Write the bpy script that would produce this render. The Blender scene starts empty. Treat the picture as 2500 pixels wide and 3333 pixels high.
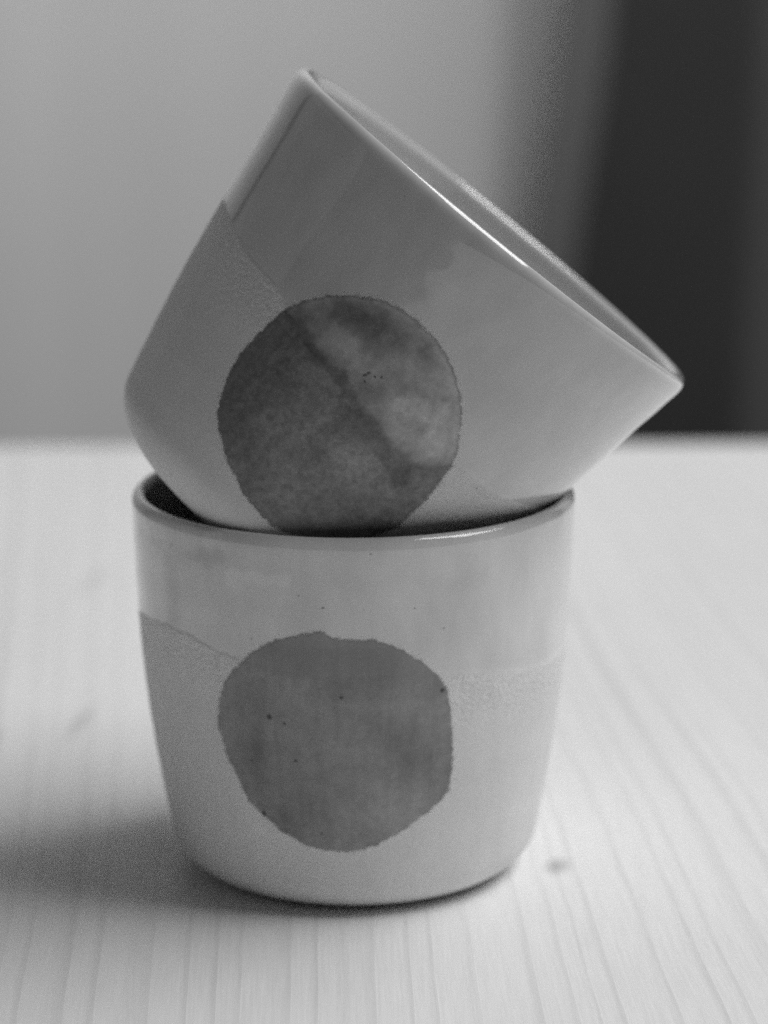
import bpy, math, random
from mathutils import Matrix, Vector
random.seed(4)
PI = math.pi
scene = bpy.context.scene

# ------------------------------------------------------------------ camera
cd = bpy.data.cameras.new('camera')
cam = bpy.data.objects.new('camera', cd)
scene.collection.objects.link(cam)
scene.camera = cam
pitch, roll = 0.237436, -0.0003256
cam.rotation_mode = 'XYZ'
cam.matrix_world = (Matrix.Translation((0.0058492, -0.5, 0.1909159))
                    @ Matrix.Rotation(PI / 2 - pitch, 4, 'X') @ Matrix.Rotation(roll, 4, 'Z'))
cd.sensor_fit = 'VERTICAL'
cd.sensor_height = 17.3
cd.sensor_width = 13.0
cd.lens = 17.3 * 8650 / 3333
cd.clip_start = 0.01
cd.clip_end = 50
cd.dof.use_dof = True
cd.dof.focus_distance = 0.463
cd.dof.aperture_fstop = 4.2
cd.dof.aperture_blades = 7

# ------------------------------------------------------------------ world, lamps, exposure
world = bpy.data.worlds.new('World')
scene.world = world
world.use_nodes = True
bg = world.node_tree.nodes['Background']
bg.inputs[0].default_value = (1, 1, 1, 1)
bg.inputs[1].default_value = 0.03


def area(name, loc, target, sx, sy, power):
    ld = bpy.data.lights.new(name, 'AREA')
    ld.shape = 'RECTANGLE'
    ld.size, ld.size_y, ld.energy = sx, sy, power
    o = bpy.data.objects.new(name, ld)
    scene.collection.objects.link(o)
    o.location = loc
    o.rotation_euler = (Vector(target) - Vector(loc)).to_track_quat('-Z', 'Y').to_euler()
    return o


area('window_light', (1.38, 0.24, 1.98), (0, 0.2, 0.0), 2.0, 1.2, 52)
area('left_fill_light', (-2.2, 0.5, 0.85), (0, 0.0, 0.05), 2.4, 1.7, 1.7)  # unseen soft fill, added to lift the left sides of cups and table
area('wall_fill_light', (-0.30, 0.72, 0.75), (-0.30, 1.6, 0.45), 0.9, 0.5, 3.0)  # unseen fill added to brighten the wall, aimed away from the cups

scene.view_settings.view_transform = 'Standard'
scene.view_settings.look = 'None'
scene.view_settings.gamma = 1
scene.view_settings.exposure = 0.05
scene.view_settings.use_curve_mapping = False
scene.render.engine = 'CYCLES'
scene.cycles.use_denoising = False
scene.cycles.use_adaptive_sampling = False
scene.cycles.max_bounces = 6
scene.cycles.caustics_reflective = False
scene.cycles.caustics_refractive = False


# ------------------------------------------------------------------ node helpers
class NT:
    def __init__(self, name):
        self.mat = bpy.data.materials.new(name)
        self.mat.use_nodes = True
        self.t = self.mat.node_tree
        self.t.nodes.clear()
        self.out = self.t.nodes.new('ShaderNodeOutputMaterial')
        self.b = self.t.nodes.new('ShaderNodeBsdfPrincipled')
        self.t.links.new(self.b.outputs[0], self.out.inputs[0])

    def set(self, sock, v):
        if v is None:
            return
        if hasattr(v, 'is_output') or isinstance(v, bpy.types.NodeSocket):
            self.t.links.new(v, sock)
        else:
            sock.default_value = v

    def m(self, op, a, b=None, c=None, clamp=False):
        n = self.t.nodes.new('ShaderNodeMath')
        n.operation = op
        n.use_clamp = clamp
        for i, v in enumerate((a, b, c)):
            self.set(n.inputs[i], v)
        return n.outputs[0]

    def vm(self, op, a, b=None):
        n = self.t.nodes.new('ShaderNodeVectorMath')
        n.operation = op
        self.set(n.inputs[0], a)
        self.set(n.inputs[1], b)
        return n.outputs['Value'] if op in ('DISTANCE', 'LENGTH', 'DOT_PRODUCT') else n.outputs[0]

    def obj(self):
        n = self.t.nodes.new('ShaderNodeTexCoord')
        return n.outputs['Object']

    def attr(self, name):
        n = self.t.nodes.new('ShaderNodeAttribute')
        n.attribute_name = name
        return n.outputs['Fac']

    def sep(self, v):
        n = self.t.nodes.new('ShaderNodeSeparateXYZ')
        self.set(n.inputs[0], v)
        return n.outputs

    def comb(self, x, y, z):
        n = self.t.nodes.new('ShaderNodeCombineXYZ')
        for i, v in enumerate((x, y, z)):
            self.set(n.inputs[i], v)
        return n.outputs[0]

    def noise(self, vec, scale, detail=3, rough=0.5, dist=0.0):
        n = self.t.nodes.new('ShaderNodeTexNoise')
        self.set(n.inputs['Vector'], vec)
        n.inputs['Scale'].default_value = scale
        n.inputs['Detail'].default_value = detail
        n.inputs['Roughness'].default_value = rough
        n.inputs['Distortion'].default_value = dist
        return n.outputs[0]

    def voro(self, vec, scale):
        n = self.t.nodes.new('ShaderNodeTexVoronoi')
        self.set(n.inputs['Vector'], vec)
        n.inputs['Scale'].default_value = scale
        return n.outputs['Distance'], n.outputs['Color']

    def ss(self, v, a, b, lo=0.0, hi=1.0):
        n = self.t.nodes.new('ShaderNodeMapRange')
        n.interpolation_type = 'SMOOTHSTEP'
        self.set(n.inputs[0], v)
        for i, x in enumerate((a, b, lo, hi)):
            self.set(n.inputs[i + 1], x)
        return n.outputs[0]

    def lin(self, v, a, b, lo, hi):
        n = self.t.nodes.new('ShaderNodeMapRange')
        self.set(n.inputs[0], v)
        for i, x in enumerate((a, b, lo, hi)):
            self.set(n.inputs[i + 1], x)
        return n.outputs[0]

    def mix(self, f, a, b):
        n = self.t.nodes.new('ShaderNodeMix')
        n.data_type = 'FLOAT'
        self.set(n.inputs[0], f)
        self.set(n.inputs[2], a)
        self.set(n.inputs[3], b)
        return n.outputs[0]

    def curve(self, v, pts):
        n = self.t.nodes.new('ShaderNodeFloatCurve')
        c = n.mapping.curves[0]
        c.points[0].location = pts[0]
        c.points[1].location = pts[-1]
        for p in pts[1:-1]:
            c.points.new(*p)
        n.mapping.update()
        self.set(n.inputs['Value'], v)
        return n.outputs[0]

    def bump(self, height):
        n = self.t.nodes.new('ShaderNodeBump')
        n.inputs['Strength'].default_value = 1.0
        n.inputs['Distance'].default_value = 1.0
        self.set(n.inputs['Height'], height)
        self.t.links.new(n.outputs[0], self.b.inputs['Normal'])

    def grey(self, v):
        n = self.t.nodes.new('ShaderNodeCombineColor')
        for i in range(3):
            self.set(n.inputs[i], v)
        self.t.links.new(n.outputs[0], self.b.inputs['Base Color'])

    def rough(self, v):
        self.set(self.b.inputs['Roughness'], v)


def link(name, me, mat=None, parent=None):
    o = bpy.data.objects.new(name, me)
    scene.collection.objects.link(o)
    if mat:
        me.materials.append(mat)
    if parent:
        o.parent = parent
    return o


def mesh(name, vs, fs, smooth=True):
    me = bpy.data.meshes.new(name)
    me.from_pydata(vs, [], fs)
    me.update()
    if smooth:
        me.polygons.foreach_set('use_smooth', [True] * len(me.polygons))
    return me


def box_mesh(name, x0, x1, y0, y1, z0, z1, bev=0.0, seg=3):
    import bmesh
    bm = bmesh.new()
    bmesh.ops.create_cube(bm, size=1)
    for v in bm.verts:
        v.co = ((x0 + x1) / 2 + v.co.x * (x1 - x0), (y0 + y1) / 2 + v.co.y * (y1 - y0), (z0 + z1) / 2 + v.co.z * (z1 - z0))
    if bev:
        bmesh.ops.bevel(bm, geom=bm.edges[:], offset=bev, segments=seg, profile=0.5, affect='EDGES')
    me = bpy.data.meshes.new(name)
    bm.to_mesh(me)
    bm.free()
    return me


# ------------------------------------------------------------------ wall and added dark sheet behind
w = NT('painted_wall')
P = w.obj()
ws = w.sep(P)
bands = w.noise(w.comb(w.m('MULTIPLY', ws[0], 9), 0.0, w.m('MULTIPLY', ws[2], 0.8)), 1.0, 2)
w.grey(w.m('MULTIPLY', w.lin(w.noise(P, 6, 4), 0.3, 0.7, 0.85, 0.88), w.lin(bands, 0.3, 0.7, 0.95, 1.02)))
w.rough(0.8)
w.bump(w.m('MULTIPLY', w.noise(P, 180, 3), 0.0006))
WALL_Y = 1.6
wall = link('wall', box_mesh('wall', -1.6, 1.6, WALL_Y, WALL_Y + 0.1, -0.75, 1.9), w.mat)
wall['kind'] = 'structure'

dk = NT('dark_sheet_cloth')
P = dk.obj()
s = dk.sep(P)
weave = dk.noise(dk.comb(dk.m('MULTIPLY', s[0], 900), dk.m('MULTIPLY', s[1], 900), dk.m('MULTIPLY', s[2], 900)), 1.0, 2, 0.6)
dk.grey(dk.m('MULTIPLY', dk.lin(dk.noise(P, 5, 3), 0.3, 0.7, 0.085, 0.10), dk.lin(weave, 0.3, 0.7, 0.9, 1.1)))
dk.rough(0.85)
dk.b.inputs['Specular IOR Level'].default_value = 0.2
dk.bump(dk.m('MULTIPLY', weave, 0.0003))


def sheet(fade_strip=False):
    # sheet added to darken the right background, edge flaring down, folds of uneven width
    NX, NZ = (24 if fade_strip else 150), 60
    z0, z1 = -0.70, 1.55
    vs, fs = [], []
    for j in range(NZ + 1):
        z = z0 + (z1 - z0) * j / NZ
        xl = 0.182 - 0.04 * (1 / (1 + math.exp((z + 0.02) / 0.07))) - 0.03 * max(0.0, -0.2 - z)
        for i in range(NX + 1):
            u = (i / NX) ** 1.3
            x_ = xl + (0.80 - xl) * u
            if fade_strip:          # narrow paler strip added past the free edge to soften the fade
                x_ = xl - 0.036 + 0.05 * i / NX
            xc = 0.273 + 0.004 * math.sin(z * 5)
            if x_ < xc:
                y_ = 1.405 + 1.02 * (math.sqrt((xc - x_) ** 2 + 0.006 ** 2) - 0.006)
                y_ = 1.586 - 0.012 * math.log(1 + math.exp((1.586 - y_) / 0.012))
            else:
                f = (x_ - xc) / 0.12
                y_ = 1.405 + 0.075 * (1 - math.cos(PI * min(f, 0.9) * 1.1)) * 0.5 + (0.02 * math.sin((f - 0.9) * 5) if f > 0.9 else 0.0)
            vs.append((x_, y_ + (0.005 if fade_strip else 0.0), z))
    for j in range(NZ):
        for i in range(NX):
            a = j * (NX + 1) + i
            fs.append((a, a + 1, a + NX + 2, a + NX + 1))
    me = mesh('sheet', vs, fs)
    import bmesh
    bm = bmesh.new()
    bm.from_mesh(me)
    bmesh.ops.solidify(bm, geom=bm.faces[:], thickness=0.0012)
    bm.to_mesh(me)
    bm.free()
    return me


ln = NT('grey_fade_cloth')
ln.grey(ln.lin(ln.noise(ln.obj(), 700, 2, 0.6), 0.3, 0.7, 0.26, 0.32))
ln.rough(0.9)
cur = bpy.data.objects.new('sheet', None)
scene.collection.objects.link(cur)
cur.location = (0.45, 1.5, -0.70)
for nm, mt, fl in (('dark_folds', dk.mat, False), ('fade_strip', ln.mat, True)):
    me = sheet(fl)
    me.transform(Matrix.Translation((-0.45, -1.5, 0.70)))
    link(nm, me, mt, cur)
cur['label'] = 'dark out of focus curtain added before the wall at the right'
cur['category'] = 'sheet'

# ------------------------------------------------------------------ table
t = NT('pale_pine')
P = t.obj()
s = t.sep(P)
x, y = s[0], s[1]
# grain runs along y, fanning a little to either side
lean = t.m('MULTIPLY', t.m('ABSOLUTE', x), 0.75)
wander = t.m('MULTIPLY', t.m('SUBTRACT', t.noise(t.comb(t.m('MULTIPLY', x, 5), t.m('MULTIPLY', y, 6), 0.3), 1.0, 2), 0.5), 0.007)
fine_w = t.m('MULTIPLY', t.m('SUBTRACT', t.noise(t.comb(t.m('MULTIPLY', x, 40), t.m('MULTIPLY', y, 45), 3.3), 1.0, 2), 0.5), 0.0005)
gx = t.m('ADD', t.m('ADD', t.m('ADD', x, t.m('MULTIPLY', y, 0.01)), t.m('MULTIPLY', lean, t.m('MULTIPLY', y, 1.0))), t.m('ADD', wander, fine_w))
# uneven ring spacing: warp the coordinate, then saw-tooth rings
warp = t.m('MULTIPLY', t.noise(t.comb(t.m('MULTIPLY', gx, 55), 0.0, 7.1), 1.0, 2), 0.026)
ring = t.m('FRACT', t.m('MULTIPLY', t.m('ADD', gx, warp), 150))
late = t.m('MULTIPLY', t.ss(ring, 0.62, 0.94), t.ss(ring, 1.0, 0.96))
amp = t.lin(t.noise(t.comb(t.m('MULTIPLY', gx, 70), t.m('MULTIPLY', y, 4), 1.9), 1.0, 2), 0.3, 0.7, 0.02, 0.15)
fibre = t.noise(t.comb(t.m('MULTIPLY', gx, 1500), t.m('MULTIPLY', y, 55), 0.0), 1.0, 3, 0.6)
blotch = t.noise(t.comb(t.m('MULTIPLY', x, 14), t.m('MULTIPLY', y, 6), 4.0), 1.0, 3)
col = t.m('MULTIPLY', t.m('SUBTRACT', 1.0, t.m('MULTIPLY', late, amp)), t.lin(blotch, 0.3, 0.7, 0.84, 0.90))
col = t.m('MULTIPLY', col, t.lin(fibre, 0.3, 0.7, 0.955, 1.03))


def knot(cx_, cy_, ang, la, lb, depth):
    dx = t.m('SUBTRACT', x, cx_)
    dy = t.m('SUBTRACT', y, cy_)
    ca, sa = math.cos(ang), math.sin(ang)
    a = t.m('DIVIDE', t.m('ADD', t.m('MULTIPLY', dx, ca), t.m('MULTIPLY', dy, sa)), la)
    b = t.m('DIVIDE', t.m('SUBTRACT', t.m('MULTIPLY', dy, ca), t.m('MULTIPLY', dx, sa)), lb)
    r = t.m('SQRT', t.m('ADD', t.m('MULTIPLY', a, a), t.m('MULTIPLY', b, b)))
    return t.ss(r, 0.0, 1.2, depth, 0.0)


for k in ((0.0398, -0.0085, -0.25, 0.0032, 0.0058, 0.40), (-0.0624, 0.0845, 1.42, 0.016, 0.0026, 0.24),
          (-0.0822, 0.0715, 1.3, 0.008, 0.003, 0.35), (-0.07, 0.21, 1.4, 0.02, 0.004, 0.12), (0.12, 0.16, 1.5, 0.02, 0.003, 0.15)):
    col = t.m('MULTIPLY', col, t.m('SUBTRACT', 1.0, knot(*k)))
t.grey(col)
t.rough(t.lin(fibre, 0.3, 0.7, 0.48, 0.6))
t.b.inputs['Specular IOR Level'].default_value = 0.35
t.bump(t.m('ADD', t.m('MULTIPLY', fibre, 0.00003), t.m('MULTIPLY', late, 0.00003)))
table = link('table', box_mesh('table', -0.95, 1.05, -0.75, 0.388, -0.028, 0.0, bev=0.002), t.mat)
table.rotation_euler.z = math.radians(1.2)
table['label'] = 'pale pine table top with fine straight grain under both cups'
table['category'] = 'table'


# ------------------------------------------------------------------ cups
def hermite(hs, rs, h):
    n = len(hs)
    ms = []
    for i in range(n):
        if i == 0:
            ms.append((rs[1] - rs[0]) / (hs[1] - hs[0]))
        elif i == n - 1:
            ms.append((rs[-1] - rs[-2]) / (hs[-1] - hs[-2]))
        else:
            a, b = hs[i] - hs[i - 1], hs[i + 1] - hs[i]
            ms.append((a * (rs[i + 1] - rs[i]) / b + b * (rs[i] - rs[i - 1]) / a) / (a + b))
    i = 0
    while i < n - 2 and h > hs[i + 1]:
        i += 1
    d = hs[i + 1] - hs[i]
    u = (h - hs[i]) / d
    return ((2 * u**3 - 3 * u**2 + 1) * rs[i] + (u**3 - 2 * u**2 + u) * d * ms[i]
            + (-2 * u**3 + 3 * u**2) * rs[i + 1] + (u**3 - u**2) * d * ms[i + 1])


class Shape:
    def __init__(self, H, rb, rs, seed, tl, T):
        self.H, self.rb, self.rs, self.seed = H, rb, rs, seed
        self.tl, self.T = tl, T          # half lip thickness, wall thickness
        self.hs = [k * H for k in (0, .2, .4, .6, .8, .96)]

    def r(self, h):
        w_ = hermite(self.hs, self.rs, h)
        if h < self.rb:
            w_ -= 1.25 * self.rb * (1 - math.sqrt(max(0.0, 1 - ((self.rb - h) / self.rb) ** 2)))
        return w_

    def wobble(self, a, h):
        s = self.seed
        e = min(1.0, h / 0.01)
        return e * (7e-5 * math.sin(2 * a + s) + 5e-5 * math.sin(3 * a + 1.7 * s + 60 * h)
                    + 2.5e-5 * math.sin(h * 900 + 2 * math.sin(a + s)) + 2e-5 * math.sin(7 * a - h * 140 + s))

    def body(self, mat_out, mat_in, parent):
        H, rb, rs = self.H, self.rb, self.rs
        T, tl = self.T, self.tl
        rf = self.r(0.0)
        pr = [(0.0, 0.0010), (rf - .006, 0.0010), (rf - .004, 0.0)]
        for k in range(13):
            h = rb * (1 - math.cos(PI / 2 * k / 12))
            pr.append((self.r(h), h))
        n = 64
        hl = H - 1.5 * tl
        for k in range(1, n + 1):
            h = rb + (hl - rb) * k / n
            pr.append((self.r(min(h, H * .96)), h))
        rl = pr[-1][0]
        for k in range(1, 14):
            a = PI * k / 14
            pr.append((rl - tl + tl * math.cos(a), hl + 1.5 * tl * math.sin(a)))
        n_out = len(pr) - 5
        zf = 0.006
        for k in range(0, n + 1):
            h = hl - (hl - zf - 0.006) * k / n
            u_ = min(1.0, (hl - h) / 0.022)
            pr.append((self.r(min(h, H * .96)) - 2 * tl - (T - 2 * tl) * u_ * u_ * (3 - 2 * u_), h))
        r0 = pr[-1][0]
        for k in range(1, 7):
            a = PI / 2 * k / 6
            pr.append((r0 - 0.006 + 0.006 * math.cos(a), zf + 0.006 - 0.006 * math.sin(a)))
        pr.append((0.0, zf))
        N = 288
        vs, fs, mi = [], [], []
        rows = []
        for i, (r, h) in enumerate(pr):
            if r == 0.0:
                rows.append([len(vs)] * N)
                vs.append((0, 0, h))
            else:
                row = []
                for j in range(N):
                    a = 2 * PI * j / N
                    rr = r + self.wobble(a, h)
                    row.append(len(vs))
                    vs.append((rr * math.cos(a), rr * math.sin(a), h))
                rows.append(row)
        for i in range(len(pr) - 1):
            for j in range(N):
                a, b, c, d = rows[i][j], rows[i][(j + 1) % N], rows[i + 1][(j + 1) % N], rows[i + 1][j]
                f = [a, b, c, d]
                f = [q for k, q in enumerate(f) if q not in f[:k]]
                fs.append(f)
                mi.append(0 if i < n_out else 1)
        me = mesh('cup_body', vs, fs)
        o = link('body', me, mat_out, parent)
        me.materials.append(mat_in)
        me.polygons.foreach_set('material_index', mi)
        return o

    def patch(self, outline, mat, parent, jit):
        # a thin brushed layer that follows the wall; outline in (angle, height mm)
        pts = [(a, h / 1000) for a, h in outline]
        n = len(pts)
        dense = []
        sub = 14
        rnd = random.Random(self.seed * 77)
        for i in range(n):
            p0, p1, p2, p3 = pts[i - 1], pts[i], pts[(i + 1) % n], pts[(i + 2) % n]
            for k in range(sub):
                u = k / sub
                q = []
                for c in (0, 1):
                    q.append(0.5 * (2 * p1[c] + (p2[c] - p0[c]) * u + (2 * p0[c] - 5 * p1[c] + 4 * p2[c] - p3[c]) * u * u
                                    + (3 * p1[c] - p0[c] - 3 * p2[c] + p3[c]) * u**3))
                dense.append(q)
        ca = sum(p[0] for p in pts) / n
        ch = sum(p[1] for p in pts) / n
        M = len(dense)
        ph = [rnd.uniform(0, 6.28) for _ in range(9)]
        sc = []
        for j in range(M):
            a = 2 * PI * j / M
            v = sum(math.sin(a * f + ph[i]) / f**0.6 for i, f in enumerate((5, 8, 11, 15, 21, 28, 37, 47, 61)))
            sc.append(1.012 + jit * v)
        R = 40
        vs, fs, ed = [], [], []
        vs.append((ca, ch))
        ed.append(0.0)
        ss_ = [((k / R) ** 0.8) for k in range(1, R + 1)] + [1.006]
        for s_ in ss_:
            for j in range(M):
                e = s_ * (1 + (sc[j] - 1) * s_)
                vs.append((ca + (dense[j][0] - ca) * e, ch + (dense[j][1] - ch) * e))
                ed.append(min(s_, 1.0))
        out = []
        for i, (a, h) in enumerate(vs):
            off = 0.00006
            if i >= 1 + M * R:
                off = -0.00003
            rr = self.r(max(h, 0.001)) + self.wobble(a, h) + off
            out.append((rr * math.cos(a), rr * math.sin(a), h))
        for j in range(M):
            fs.append((0, 1 + j, 1 + (j + 1) % M))
        for k in range(len(ss_) - 1):
            b = 1 + k * M
            for j in range(M):
                fs.append((b + j, b + M + j, b + M + (j + 1) % M, b + (j + 1) % M))
        me = mesh('spot', out, fs)
        # consistent outward direction
        import bmesh
        bm = bmesh.new()
        bm.from_mesh(me)
        f0 = bm.faces[:][0]
        f0.normal_update()
        if f0.normal.x * math.cos(ca) + f0.normal.y * math.sin(ca) < 0:
            bmesh.ops.reverse_faces(bm, faces=bm.faces[:])
        bm.to_mesh(me)
        bm.free()
        at = me.attributes.new('edge', 'FLOAT', 'POINT')
        at.data.foreach_set('value', ed)
        return link('painted_spot', me, mat, parent)


def polar(q, P):
    s = q.sep(P)
    th = q.m('ARCTAN2', s[1], s[0])
    return s, th, s[2]


def dip_line(q, P, th, h, pts, shift=0.0):
    # signed height above the edge of the dipped glaze
    u = q.m('ADD', q.m('MULTIPLY', th, 1 / (2 * PI)), 0.5)
    c = [((a / (2 * PI)) + 0.5, hh / 80.0) for a, hh in pts]
    c = [(0.0, c[0][1])] + c + [(1.0, c[0][1])] if c[0][0] > 0 else c
    line = q.m('MULTIPLY', q.curve(u, c), 0.08)
    n1 = q.m('MULTIPLY', q.m('SUBTRACT', q.noise(P, 130, 3), 0.5), 0.0022)
    n2 = q.m('MULTIPLY', q.m('SUBTRACT', q.noise(P, 900, 2), 0.5), 0.0006)
    return q.m('SUBTRACT', h, q.m('ADD', line, q.m('ADD', n1, q.m('ADD', n2, shift))))


def specks(q, P, scale, size, frac, seed):
    v = q.vm('ADD', P, (seed, seed * 0.7, -seed))
    d, c = q.voro(v, scale)
    sep = q.t.nodes.new('ShaderNodeSeparateColor')
    q.set(sep.inputs[0], c)
    pick = q.m('LESS_THAN', sep.outputs[0], frac)
    rad = q.m('MULTIPLY', sep.outputs[1], size)
    return q.m('MULTIPLY', pick, q.ss(q.m('SUBTRACT', d, rad), -0.03, 0.05, 1.0, 0.0))


def dots(q, P, shape, lst):
    tot = None
    warp = q.vm('ADD', P, q.vm('MULTIPLY', q.comb(q.noise(P, 1500, 1), q.noise(q.vm('ADD', P, (.3, .1, .2)), 1500, 1), q.noise(q.vm('ADD', P, (.7, .2, .5)), 1500, 1)), (0.0005, 0.0005, 0.0005)))
    for a, h, r in lst:
        h /= 1000
        rr = shape.r(h)
        d = q.vm('DISTANCE', warp, (rr * math.cos(a) + .00025, rr * math.sin(a) + .00025, h + .00025))
        v = q.ss(d, r * 0.7e-3, r * 1.7e-3, 1.0, 0.0)
        tot = v if tot is None else q.m('MAXIMUM', tot, v)
    return tot


def stroke_tone(q, P, shape, c, strokes):
    wp = q.vm('ADD', P, q.vm('MULTIPLY', q.comb(q.m('SUBTRACT', q.noise(P, 160, 3, 0.6), 0.5), q.m('SUBTRACT', q.noise(q.vm('ADD', P, (.31, .12, .27)), 160, 3, 0.6), 0.5),
                                                q.m('SUBTRACT', q.noise(q.vm('ADD', P, (.77, .21, .53)), 160, 3, 0.6), 0.5)), (0.006, 0.006, 0.006)))
    for (a0, h0), (a1, h1), rad, str_ in strokes:
        A = Vector((shape.r(h0 / 1000) * math.cos(a0), shape.r(h0 / 1000) * math.sin(a0), h0 / 1000))
        B = Vector((shape.r(h1 / 1000) * math.cos(a1), shape.r(h1 / 1000) * math.sin(a1), h1 / 1000))
        AB = B - A
        pa = q.vm('SUBTRACT', wp, tuple(A))
        tt = q.m('MULTIPLY', q.vm('DOT_PRODUCT', pa, tuple(AB)), 1 / AB.length_squared, clamp=True)
        sc_ = q.t.nodes.new('ShaderNodeVectorMath')
        sc_.operation = 'SCALE'
        sc_.inputs[0].default_value = tuple(AB)
        q.set(sc_.inputs['Scale'], tt)
        dd = q.vm('LENGTH', q.vm('SUBTRACT', pa, sc_.outputs[0]))
        c = q.m('MULTIPLY', c, q.m('ADD', 1.0, q.ss(dd, rad * 0.25e-3, rad * 1.15e-3, str_, 0.0)))
    return c


def cup_material(name, shape, line, clay_v, glaze_v, seed, streak, dotlist, strokes=()):
    q = NT(name)
    P = q.obj()
    s, th, h = polar(q, P)
    d = dip_line(q, P, th, h, line)
    g = q.ss(d, -0.0005, 0.0005)
    big = q.noise(q.vm('ADD', P, (seed, 0, 0)), 38, 3)
    streaks = q.noise(q.comb(q.m('MULTIPLY', th, 9), q.m('MULTIPLY', h, 60), seed), 1.0, 4, 0.6, 0.6)
    fine = q.noise(P, 1600, 3, 0.6)
    clay = q.m('MULTIPLY', q.lin(big, 0.3, 0.7, clay_v * 0.95, clay_v * 1.05), q.lin(streaks, 0.3, 0.7, 1 - streak, 1 + streak))
    clay = q.m('MULTIPLY', clay, q.lin(fine, 0.25, 0.75, 0.95, 1.04))
    marks = q.noise(q.comb(q.m('MULTIPLY', th, 26), q.m('MULTIPLY', h, 1500), seed), 1.0, 3, 0.6)
    near = q.ss(d, -0.014, -0.002, 0.12, 1.0)
    clay = q.m('MULTIPLY', clay, q.m('ADD', 1.0, q.m('MULTIPLY', near, q.lin(marks, 0.3, 0.7, -0.07, 0.07))))
    pool = q.noise(q.comb(q.m('MULTIPLY', th, 5), q.m('MULTIPLY', h, 60), seed + 2), 1.0, 3)
    glz = q.m('MULTIPLY', q.lin(pool, 0.3, 0.7, glaze_v * 0.91, glaze_v * 1.08), q.lin(streaks, 0.3, 0.7, 1 - streak, 1 + streak))
    # glaze gathers in a slightly paler bead along its edge
    bead = q.m('MULTIPLY', g, q.ss(d, 0.0, 0.0016, 1.0, 0.0))
    glz = q.m('MULTIPLY', glz, q.m('ADD', 1.0, q.m('MULTIPLY', bead, 0.06)))
    pits = q.m('MULTIPLY', specks(q, P, 1300, 0.22, 0.22, seed + 7), q.m('MULTIPLY', near, 0.22))
    clay = q.m('MULTIPLY', clay, q.m('SUBTRACT', 1.0, pits))
    col = q.mix(g, clay, glz)
    sp = q.m('MAXIMUM', specks(q, P, 420, 0.10, 0.05, seed), q.m('MULTIPLY', specks(q, P, 900, 0.16, 0.06, seed + 3), 0.6))
    col = q.m('MULTIPLY', col, q.m('SUBTRACT', 1.0, q.m('MULTIPLY', sp, 0.45)))
    if strokes:
        col = stroke_tone(q, P, shape, col, strokes)
    if dotlist:
        col = q.m('MULTIPLY', col, q.m('SUBTRACT', 1.0, q.m('MULTIPLY', dots(q, P, shape, dotlist), 0.62)))
    q.grey(col)
    q.set(q.b.inputs['Coat Weight'], q.m('MULTIPLY', g, 0.7))
    q.b.inputs['Coat Roughness'].default_value = 0.045
    q.rough(q.mix(g, 0.62, q.lin(pool, 0.3, 0.7, 0.06, 0.11)))
    # relief: bare clay is grainy and shows turning marks just below the dip line, glaze is nearly smooth
    grain = q.noise(P, 1100, 3, 0.65)
    rel = q.m('ADD', q.m('MULTIPLY', grain, 0.00036), q.m('MULTIPLY', marks, 0.00022))
    rel = q.m('MULTIPLY', q.m('MULTIPLY', rel, near), q.m('SUBTRACT', 1.0, g))
    peel = q.m('MULTIPLY', q.m('MULTIPLY', q.noise(P, 160, 2), 0.00007), g)
    step = q.m('MULTIPLY', g, 0.00003)
    beadr = q.m('MULTIPLY', bead, 0.00003)
    q.bump(q.m('ADD', q.m('ADD', rel, peel), q.m('ADD', step, beadr)))
    return q.mat


def inner_material(name, v, seed):
    q = NT(name)
    P = q.obj()
    q.grey(q.lin(q.noise(q.vm('ADD', P, (seed, 0, 0)), 45, 3), 0.3, 0.7, v * 0.96, v * 1.04))
    q.b.inputs['Coat Weight'].default_value = 0.6
    q.b.inputs['Coat Roughness'].default_value = 0.05
    q.rough(0.14)
    q.bump(q.m('MULTIPLY', q.noise(P, 200, 2), 0.00006))
    return q.mat


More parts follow.
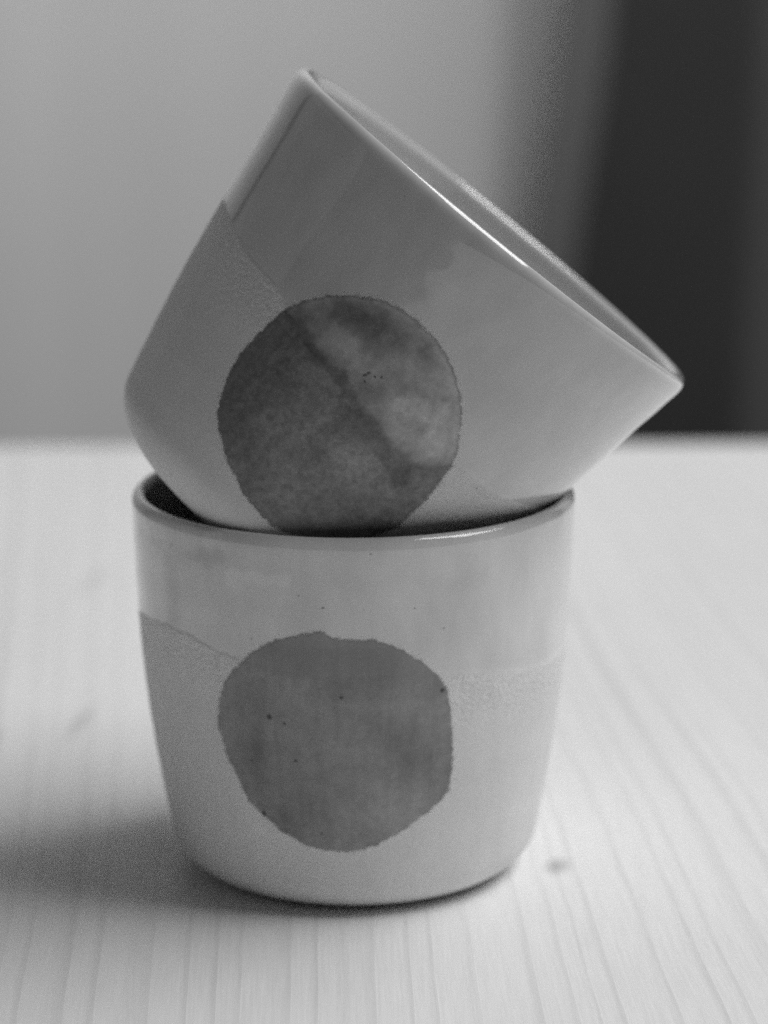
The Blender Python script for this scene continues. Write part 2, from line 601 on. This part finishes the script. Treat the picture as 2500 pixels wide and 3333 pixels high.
def spot_material(name, shape, line, dark, light, seed, contrast, dotlist, strokes):
    q = NT(name)
    P = q.obj()
    s, th, h = polar(q, P)
    d = dip_line(q, P, th, h, line)
    d = q.m('ADD', d, q.m('MULTIPLY', q.m('SUBTRACT', q.noise(q.vm('ADD', P, (0, seed, 0)), 110, 4, 0.65), 0.5), 0.0045 * contrast))
    g = q.ss(d, -0.0006, 0.0006)
    e = q.attr('edge')
    big = q.noise(q.vm('ADD', P, (seed, 1, 0)), 75, 4, 0.55)
    fine = q.noise(P, 900, 4, 0.7)
    cl = q.noise(q.vm('ADD', P, (0, 0, seed)), 190, 5, 0.65)
    strk = q.noise(q.comb(q.m('MULTIPLY', th, 18), q.m('MULTIPLY', h, 45), seed), 1.0, 3, 0.55)
    a = q.m('MULTIPLY', dark, q.m('MULTIPLY', q.lin(big, 0.3, 0.7, 0.76, 1.26), q.lin(q.noise(P, 650, 3, 0.75), 0.3, 0.7, 1 - 0.10 - 0.2 * contrast, 1 + 0.10 + 0.24 * contrast)))
    b = q.m('MULTIPLY', light, q.m('MULTIPLY', q.lin(cl, 0.3, 0.7, 1 - 0.42 * contrast, 1 + 0.36 * contrast), q.lin(fine, 0.3, 0.7, 0.93, 1.07)))
    b = q.m('MULTIPLY', b, q.lin(big, 0.3, 0.7, 1 - 0.25 * contrast, 1 + 0.25 * contrast))
    c = q.m('MULTIPLY', q.mix(g, a, b), q.lin(strk, 0.3, 0.7, 0.92, 1.07))
    c = stroke_tone(q, P, shape, c, strokes)
    # dark seam where the glaze stops
    seam = q.m('MULTIPLY', q.ss(q.m('ABSOLUTE', d), 0.0, 0.0013, 1.0, 0.0), q.ss(big, 0.4, 0.6))
    c = q.m('MULTIPLY', c, q.m('SUBTRACT', 1.0, q.m('MULTIPLY', seam, 0.32 * contrast)))
    # thin gathered edge of the brushed colour, broken up by noise
    en = q.m('ADD', e, q.m('MULTIPLY', q.m('SUBTRACT', fine, 0.5), 0.03))
    ring = q.m('MULTIPLY', q.ss(en, 0.955, 0.985), q.ss(q.noise(P, 220, 2), 0.42, 0.6))
    pale = q.m('MULTIPLY', q.m('MULTIPLY', q.ss(en, 0.90, 0.94), q.ss(en, 0.975, 0.95)), g)
    c = q.m('MULTIPLY', c, q.m('SUBTRACT', 1.0, q.m('MULTIPLY', ring, 0.08 + 0.10 * contrast)))
    c = q.m('MULTIPLY', c, q.m('ADD', 1.0, q.m('MULTIPLY', pale, 0.18 * contrast)))
    sp = specks(q, P, 600, 0.13, 0.07, seed)
    c = q.m('MULTIPLY', c, q.m('SUBTRACT', 1.0, q.m('MULTIPLY', sp, 0.4)))
    if dotlist:
        c = q.m('MULTIPLY', c, q.m('SUBTRACT', 1.0, q.m('MULTIPLY', dots(q, P, shape, dotlist), 0.75)))
    q.set(q.b.inputs['Alpha'], q.ss(q.m('ADD', e, q.m('MULTIPLY', q.m('SUBTRACT', q.noise(P, 750, 4, 0.7), 0.5), 0.085)), 0.945, 0.985, 1.0, 0.0))
    q.grey(c)
    q.rough(q.mix(g, 0.6, 0.24))
    q.bump(q.m('MULTIPLY', q.m('ADD', q.noise(P, 1200, 3, 0.65), q.m('MULTIPLY', cl, 0.6)), q.mix(g, 0.00007, 0.00003)))
    return q.mat


def make_cup(label, shape, mw, mat_body, mat_in, mat_spot, outline, jit):
    root = bpy.data.objects.new('ceramic_cup', None)
    scene.collection.objects.link(root)
    root.empty_display_size = 0.02
    root.matrix_world = mw
    root['label'] = label
    root['category'] = 'cup'
    root['group'] = 'two stacked handmade cups'
    shape.body(mat_body, mat_in, root)
    shape.patch(outline, mat_spot, root, jit)
    return root


# lower cup, upright on the table
low = Shape(0.075137, 0.007149, [0.0347643, 0.0374218, 0.039765, 0.0413699, 0.0422325, 0.0426689], 1.0, 0.00148, 0.0033)
low_line = [(-PI, 51.0), (-3.03, 51.6), (-2.697, 53.6), (-2.477, 54.0), (-2.217, 52.2), (-1.903, 49.6), (-1.36, 49.2),
            (-1.162, 48.6), (-0.745, 46.6), (-0.48, 45.5), (1.0, 47), (2.4, 50.5), (PI, 51.0)]
low_spot = [(-1.705, 58.3), (-1.629, 57.0), (-1.472, 56.7), (-1.351, 54.6), (-1.221, 50.8), (-1.14, 46.9), (-1.109, 41.8),
            (-1.086, 35.2), (-1.082, 30.5), (-1.091, 25.0), (-1.189, 21.3), (-1.328, 17.7), (-1.486, 14.7), (-1.62, 13.9),
            (-1.759, 14.4), (-1.871, 16.1), (-1.966, 18.4), (-2.082, 22.3), (-2.15, 27.2), (-2.213, 33.2), (-2.235, 38.4),
            (-2.199, 44.3), (-2.141, 48.4), (-2.029, 53.0), (-1.916, 56.0), (-1.809, 57.4)]
low_dots = [(-1.948, 40.7, 0.42), (-1.876, 39.8, 0.24), (-1.616, 45.4, 0.24), (-2.145, 48.0, 0.34), (-2.011, 20.9, 0.42), (-1.831, 32.5, 0.26),
            (-1.162, 45.8, 0.34), (-1.144, 47.6, 0.3), (-1.723, 18.0, 0.24), (-2.051, 31.6, 0.2)]
low_strokes = [((-2.03, 38.0), (-2.02, 29.0), 2.6, -0.16), ((-1.9, 53.0), (-1.4, 52.0), 4.0, -0.10), ((-1.42, 40.0), (-1.36, 31.0), 4.0, -0.10),
               ((-1.7, 34.0), (-1.65, 22.0), 6.0, 0.10), ((-1.20, 42.0), (-1.16, 30.0), 2.5, 0.10)]
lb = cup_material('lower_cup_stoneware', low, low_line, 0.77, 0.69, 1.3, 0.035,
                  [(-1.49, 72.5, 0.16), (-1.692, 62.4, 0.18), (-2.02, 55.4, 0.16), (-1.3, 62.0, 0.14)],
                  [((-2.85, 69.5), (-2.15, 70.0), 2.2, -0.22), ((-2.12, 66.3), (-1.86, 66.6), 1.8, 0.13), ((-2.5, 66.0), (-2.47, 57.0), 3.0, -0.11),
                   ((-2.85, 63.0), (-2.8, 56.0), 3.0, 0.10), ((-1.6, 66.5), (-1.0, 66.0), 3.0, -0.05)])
li = inner_material('lower_cup_inner_glaze', 0.5, 1.0)
lsp = spot_material('lower_cup_spot', low, low_line, 0.29, 0.275, 2.2, 0.15, low_dots, low_strokes)
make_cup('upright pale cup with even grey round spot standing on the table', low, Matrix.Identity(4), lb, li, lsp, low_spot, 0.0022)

# upper cup, lying tilted in the mouth of the lower one
upc = Shape(0.0755349, 0.0091862, [0.0342006, 0.0375964, 0.0405564, 0.0427801, 0.0449113, 0.0469032], 2.0, 0.0014, 0.0034)
mz = Vector((0.6271093, 0.0260251, 0.7784964))
mx = Vector((-0.7787601, 0.0, 0.6273218))
my = mz.cross(mx)
mw = Matrix(((mx.x, my.x, mz.x, -0.0203009), (mx.y, my.y, mz.y, -0.000756), (mx.z, my.z, mz.z, 0.0671), (0, 0, 0, 1)))
up_line = [(-PI, 41.0), (-1.5, 45), (-0.4, 47.5), (-0.009, 47.4), (0.355, 46.4), (0.543, 45.1), (0.709, 44.2), (0.925, 43.6), (1.041, 41.2),
           (1.252, 39.8), (1.436, 38.7), (1.56, 38.0), (1.67, 36.2), (1.80, 35.0), (1.90, 36.3), (2.006, 39.0), (2.172, 38.7), (2.5, 39.5), (PI, 41.0)]
up_spot = [(1.077, 48.0), (1.162, 51.4), (1.306, 55.1), (1.45, 56.3), (1.611, 55.1), (1.768, 51.4), (1.876, 47.0), (1.984, 40.5),
           (2.02, 34.5), (2.029, 29.3), (2.011, 22.8), (1.921, 16.8), (1.732, 12.2), (1.553, 9.7), (1.364, 10.6), (1.167, 13.7),
           (1.005, 18.2), (0.96, 21.0), (0.92, 26.1), (0.916, 30.9), (0.934, 36.1), (0.969, 41.2), (1.005, 44.3)]
# brush strokes inside the spot: end points (angle, mm), radius mm, how much darker (-) or paler (+) the pigment is there
up_strokes = [((1.041, 41.1), (1.059, 23.7), 8.0, -0.38), ((1.144, 18.4), (1.364, 14.3), 5.0, -0.18), ((1.135, 40.6), (1.432, 38.6), 1.5, -0.42),
              ((1.539, 36.5), (1.845, 32.1), 4.0, -0.30), ((1.845, 32.1), (1.916, 37.3), 2.6, -0.30), ((1.176, 49.0), (1.315, 49.9), 5.0, -0.28),
              ((1.683, 41.4), (1.822, 38.7), 7.5, 0.32), ((1.566, 28.1), (1.795, 29.1), 4.0, 0.25), ((1.252, 45.1), (1.32, 43.5), 3.2, 0.22)]
ub = cup_material('tilted_cup_stoneware', upc, up_line, 0.655, 0.53, 4.1, 0.03, None)
ui = inner_material('tilted_cup_inner_glaze', 0.6, 2.0)
usp = spot_material('tilted_cup_spot', upc, up_line, 0.205, 0.295, 5.2, 1.0,
                    [(1.44, 43.2, .28), (1.435, 42.6, .2), (1.43, 42.3, .2), (1.47, 43.4, .2), (1.45, 41.6, .2), (1.49, 44.1, .16)], up_strokes)
make_cup('tilted pale cup with dark mottled round spot resting in the mouth of the upright cup', upc, mw, ub, ui, usp, up_spot, 0.0025)
